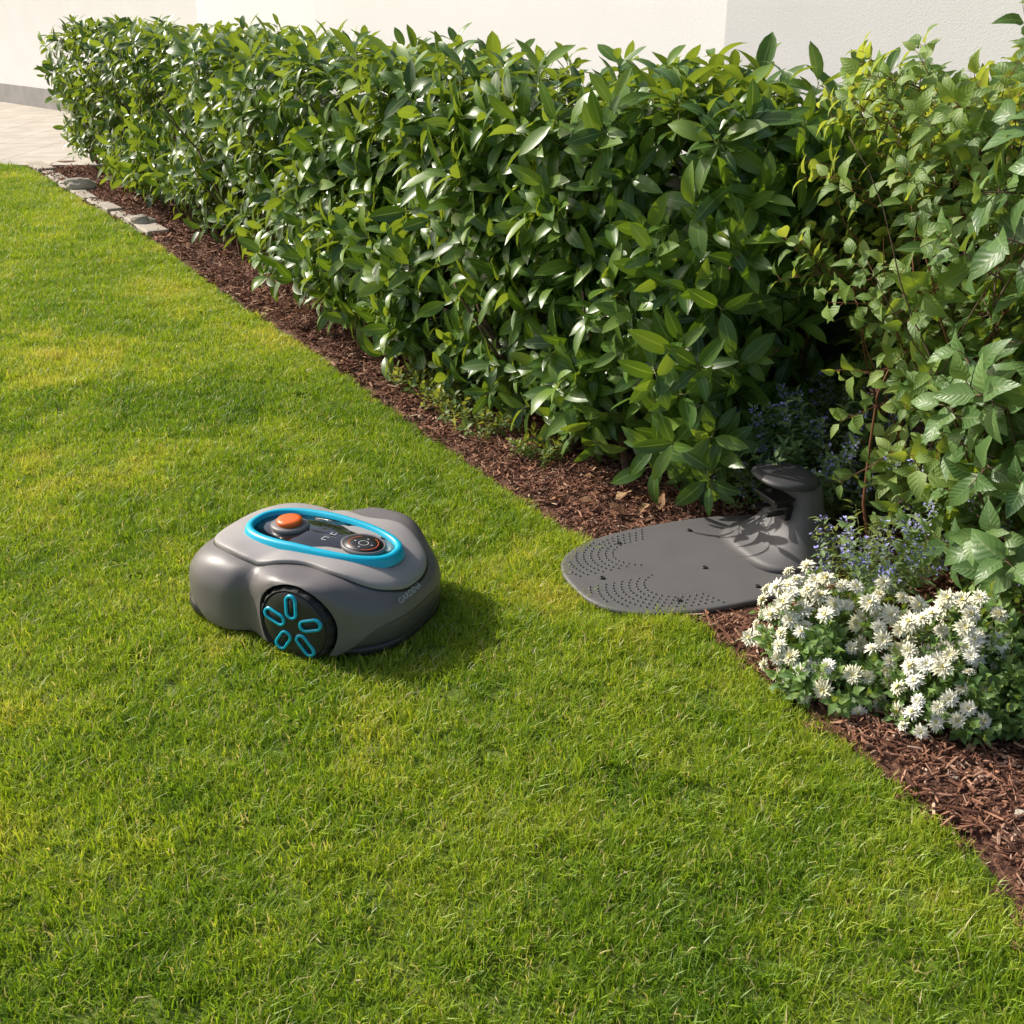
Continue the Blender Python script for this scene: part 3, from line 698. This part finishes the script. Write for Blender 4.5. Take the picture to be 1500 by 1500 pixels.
for sg in (-1,1):
    n=72; rr=[[(WX+.112*math.cos(2*math.pi*k/n),yy_,WZ+.112*math.sin(2*math.pi*k/n)) for k in range(n)] for yy_ in sorted([sg*.19,sg*.33])]
    v,f=rings(rr); cut=mkobj('arch_cutter',v,[tuple(reversed(q)) for q in f],parent=mw)
    bm=bmesh.new(); bm.from_mesh(cut.data); bmesh.ops.recalc_face_normals(bm,faces=bm.faces); bm.to_mesh(cut.data); bm.free()
    md=body.modifiers.new('arch','BOOLEAN'); md.operation='DIFFERENCE'; md.object=cut; md.solver='EXACT'
bm=bmesh.new(); bm.from_mesh(body.data); bmesh.ops.recalc_face_normals(bm,faces=bm.faces); bm.to_mesh(body.data); bm.free()
bpy.context.view_layer.update()
dg=bpy.context.evaluated_depsgraph_get(); nm=bpy.data.meshes.new_from_object(body.evaluated_get(dg)); body.modifiers.clear(); body.data=nm
for o in [o for o in bpy.data.objects if o.name.startswith('arch_cutter')]: bpy.data.objects.remove(o)
for p in nm.polygons: p.use_smooth=True
try: nm.set_sharp_from_angle(angle=R(35))
except Exception as e: print(e)
rl=[]
for s,z in ((.90,.020),(.965,.022),(.982,.030),(.982,.06),(.970,.09),(.955,.112),(.8,.112)):
    rl.append([(x*s,y*s*(1-.20*math.exp(-((x-WX)/.12)**6)),z) for x,y in OUT])
v,f=rings(rl); mkobj('lower_skirt',v,f,dgrey,parent=mw)
for nmx,x0,x1,prof,mt in (('rear_side_panel',.20,.4,[(.985,.046),(1.004,.049),(1.010,.060),(1.004,.085),(.985,.108),(.965,.112)],pgrey),
                       ('rear_bumper',.21,.4,[(.98,.020),(.996,.024),(1.0,.034),(.992,.044),(.97,.047)],dgrey),
                       ('front_bumper',-.4,-.19,[(.98,.024),(1.016,.028),(1.030,.042),(1.024,.060),(.98,.068)],dgrey)):
    idx=[k for k in range(NP) if x0<OUT[k][0]<x1]
    if x0>0: idx=sorted(idx,key=lambda k:(k+NP//2)%NP)
    V=[];F=[]
    for k in idx:
        x,y=OUT[k]; xn=min(1,(abs(x)-abs(x0 if x0>0 else x1))/.05)
        for s,z in prof: V.append((x*(.97+(s-.97)*xn),y*(.97+(s-.97)*xn),.036+(z-.036)*(0.25+.75*xn)))
    m_=len(prof)
    for i in range(len(idx)-1):
        for j in range(m_-1): F.append((i*m_+j,(i+1)*m_+j,(i+1)*m_+j+1,i*m_+j+1))
    mkobj(nmx,V,F,mt,parent=mw)
cx0=.018
def cov(phi):
    e=2.6; ca,sa=math.cos(phi),math.sin(phi)
    x=math.copysign(abs(ca)**(2/e),ca)*.292+.018; y=math.copysign(abs(sa)**(2/e),sa)*.174
    y*=1-.16*math.exp(-((x-.075)/.075)**2)
    return x,y
CO=[cov(2*math.pi*k/NP) for k in range(NP)]
rl=[]
for k,dz in ((1.0,.0),(1.004,.004),(1.004,.007),(.998,.0105),(.985,.012)):
    rl.append([((x-cx0)*k+cx0,y*k,bz((x-cx0)*k+cx0,y*k)+dz) for x,y in CO])
for k in (.94,.88,.8,.7,.55,.35,.15):
    rl.append([((x-cx0)*k+cx0,y*k,bz((x-cx0)*k+cx0,y*k)+.012+.002*(1-k)) for x,y in CO])
v,f=rings(rl,cap0=False); cover=mkobj('top_cover',v,f,cgrey,parent=mw)
rl=[[((x-cx0)*k+cx0,y*k,bz((x-cx0)*k+cx0,y*k)+dz) for x,y in CO] for k,dz in ((1.018,-.003),(1.016,.0012),(.985,.003))]
v,f=rings(rl,cap0=False,cap1=False); mkobj('cover_seam',v,f,blk,parent=mw)
def ringo(phi,a,b,cx,e=2.5): 
    ca,sa=math.cos(phi),math.sin(phi); x=math.copysign(abs(ca)**(2/e),ca)*a; y=math.copysign(abs(sa)**(2/e),sa)*b
    y*=1-.10*(x/a); return x+cx,y
NR=128
def zr(x): return .238-.016*max(0,(x-.0)/.27)**1.4-.004*max(0,-x/.2)
rl=[]
RX,RA,RB=.035,.226,.107
for da,dz in ((0.004,-.022),(0,-.002),(-.004,.003),(-.012,.005),(-.019,.002),(-.022,-.014)):
    rl.append([(lambda q:(q[0],q[1],zr(q[0])+dz))(ringo(2*math.pi*k/NR,RA+da,RB+da,RX)) for k in range(NR)])
v,f=rings(rl,cap0=False,cap1=False); mkobj('console_ring',v,f,cyan,parent=mw)
rl=[]
for da,dz in ((-.020,-.008),(-.034,-.0095),(-.056,-.007),(-.076,-.005),(-.10,-.0045)):
    rl.append([(lambda q:(q[0],q[1],zr(q[0])+dz))(ringo(2*math.pi*k/NR,RA+da,RB+da,RX)) for k in range(NR)])
v,f=rings(rl); mkobj('console_panel',v,f,gloss,parent=mw)
def disc(name,x,y,z,prof,mat,n=40,tilt=0,sx=1,sy=1):
    rr=[[(r*sx*math.cos(6.283185*k/n),r*sy*math.sin(6.283185*k/n),zz) for k in range(n)] for r,zz in prof]
    v,f=rings(rr); o=mkobj(name,v,f,mat,parent=mw); o.location=(x,y,z); o.rotation_euler=(0,tilt,0); return o
disc('stop_button_base',-.072,-.0,.229,[(.047,-.01),(.047,.008),(.043,.012),(.02,.013)],bgrey,sx=1.15)
disc('stop_button',-.072,-.0,.240,[(.034,0),(.035,.010),(.032,.0145),(.022,.0165),(.008,.017)],orange,n=28)
disc('keypad_rim',.160,-.005,zr(.160)-.004,[(.056,-.004),(.056,.005),(.052,.0075),(.049,.005)],bgrey,tilt=.07,sx=1.1,sy=.93)
disc('keypad',.160,-.005,zr(.160)-.003,[(.048,0),(.048,.0052),(.02,.0056)],blk,tilt=.07,sx=1.1,sy=.93)
mb=MB()
for a0,a1,r0,r1,mi in ((-1.2,1.2,.035,.0365,0),(2.2,4.2,.035,.0365,0),(0,6.28,.011,.0125,1)):
    m_=24; V=[];F=[]
    for i in range(m_+1):
        a=a0+(a1-a0)*i/m_
        V+=[(r0*math.cos(a)*1.1,r0*math.sin(a),0),(r1*math.cos(a)*1.1,r1*math.sin(a),0)]
    for i in range(m_): F.append((2*i,2*i+1,2*i+3,2*i+2))
    mb.add(V,F,mi=mi)
for dx,dy in ((.025,0),(-.025,0),(0,.023),(0,-.023)):
    v,f=boxgeo(dx-.003,dx+.003,dy-.0012,dy+.0012,-.0005,.0004); mb.add(v,f,mi=1)
lite=plastic('print_white',(0.6,0.6,0.6),rough=.5)
o=mb.obj('keypad_marks',[orange,lite],parent=mw,smooth=False); o.location=(.160,-.005,zr(.160)+.0032); o.rotation_euler=(0,.07,0)
mb=MB()
for b in [(.045,.06,-.030,-.028),(.045,.06,-.014,-.012),(.045,.047,-.028,-.014),(.05,.065,.005,.007),(.05,.052,.007,.018),(.063,.065,.007,.018)]:
    v,f=boxgeo(b[0],b[1],b[2],b[3],0,.0008); mb.add(v,f)
o=mb.obj('display_digits',[lite],parent=mw,smooth=False); o.location=(0,0,zr(.05)-.0038); o.rotation_euler=(0,.03,0)

def stad(L_,W_,n=10):
    P=[]
    for k in range(n+1): a=-math.pi/2+math.pi*k/n; P.append((L_/2-W_/2+W_/2*math.cos(a),W_/2*math.sin(a)))
    for k in range(n+1): a=math.pi/2+math.pi*k/n; P.append((-L_/2+W_/2+W_/2*math.cos(a),W_/2*math.sin(a)))
    return P
def wheel(side):
    e=bpy.data.objects.new('drive_wheel',None); scene.collection.objects.link(e); e.parent=mw; e.location=(WX,side*.207,WZ)
    e.rotation_euler=(R(90) if side<0 else R(-90),0,0)
    rr=WR; n=72
    def circ(r,z,lug=False): return [((r-(0.003 if lug and (k//2)%2 else 0))*math.cos(2*math.pi*k/n),(r-(0.003 if lug and (k//2)%2 else 0))*math.sin(2*math.pi*k/n),z) for k in range(n)]
    v,f=rings([circ(.08,-.01),circ(.098,-.01),circ(rr,-.006,True),circ(rr,.026,True),circ(.101,.034,True),circ(.097,.038),circ(.094,.036),circ(.093,.03)])
    mkobj('tyre',v,f,rubber,parent=e,smooth=False)
    v,f=rings([circ(.0932,.028),circ(.092,.036),circ(.088,.0385),circ(.06,.0425),circ(.03,.0435),circ(.01,.044)])
    mkobj('wheel_disc',v,f,dgrey,parent=e)
    mb=MB(); mb2=MB()
    for i in range(5):
        a=R(90+72*i+ (0 if side<0 else 36)); c1,s1=math.cos(a),math.sin(a)
        def tf(P,z,off=.0555): 
            return [((p[0]+off)*c1-p[1]*s1,(p[0]+off)*s1+p[1]*c1,z+.0445-.06*max(0,(p[0]+off-.03))) for p in P]
        a_=stad(.068,.036);b_=stad(.066,.034);c_=stad(.053,.021);d_=stad(.052,.020)
        v,f=rings([tf(a_,-.004),tf(b_,.003),tf(c_,.003),tf(d_,-.003)],cap0=False,cap1=False); mb.add(v,f)
        v,f=rings([tf(d_,-.0035),tf(stad(.050,.018),.0002)],cap0=False); mb2.add(v,f)
    mb.obj('spoke_rings',[cyan],parent=e); mb2.obj('spoke_insets',[blk],parent=e)
    v,f=rings([circ(.1115,-.03),circ(.1115,-.015),circ(.10,-.0155)]); mkobj('wheel_well',v,f,blk,parent=e)
wheel(-1); wheel(1)
mb=MB()
for yy in (-.11,.11):
    tube(mb,[(-.2,yy-.012,.03),(-.2,yy+.012,.03)],[.03,.03],16)
mb.obj('caster_wheels',[rubber],parent=mw)
cu=bpy.data.curves.new('lettering','FONT'); cu.body='GARDENA'; cu.size=.021; cu.align_x='CENTER'; cu.align_y='CENTER'
to=bpy.data.objects.new('lettering',cu); scene.collection.objects.link(to); bpy.context.view_layer.update()
me=bpy.data.meshes.new_from_object(to.evaluated_get(bpy.context.evaluated_depsgraph_get())); bpy.data.objects.remove(to)
bm=bmesh.new(); bm.from_mesh(me); bmesh.ops.subdivide_edges(bm,edges=[e for e in bm.edges if e.calc_length()>.004],cuts=2); bmesh.ops.triangulate(bm,faces=bm.faces)
bt=BVHTree.FromPolygons([vv.co for vv in body.data.vertices],[list(p.vertices) for p in body.data.polygons])
P0=Vector((.326,-.045,.150)); loc,nor,_,_=bt.find_nearest(P0)
if nor.dot(Vector((1,0,.6)))<0: nor=-nor
tx=Vector((0,1,0)); tx=(tx-nor*tx.dot(nor)).normalized(); ty=nor.cross(tx)
for vv in bm.verts:
    q=loc+tx*vv.co.x+ty*vv.co.y; l2,n2,_,_=bt.find_nearest(q)
    if n2.dot(nor)<0: n2=-n2
    vv.co=l2+n2*.0014
bm.to_mesh(me); bm.free(); me.materials.clear(); me.materials.append(lite); lo=bpy.data.objects.new('lettering',me); scene.collection.objects.link(lo); lo.parent=mw
print('done')
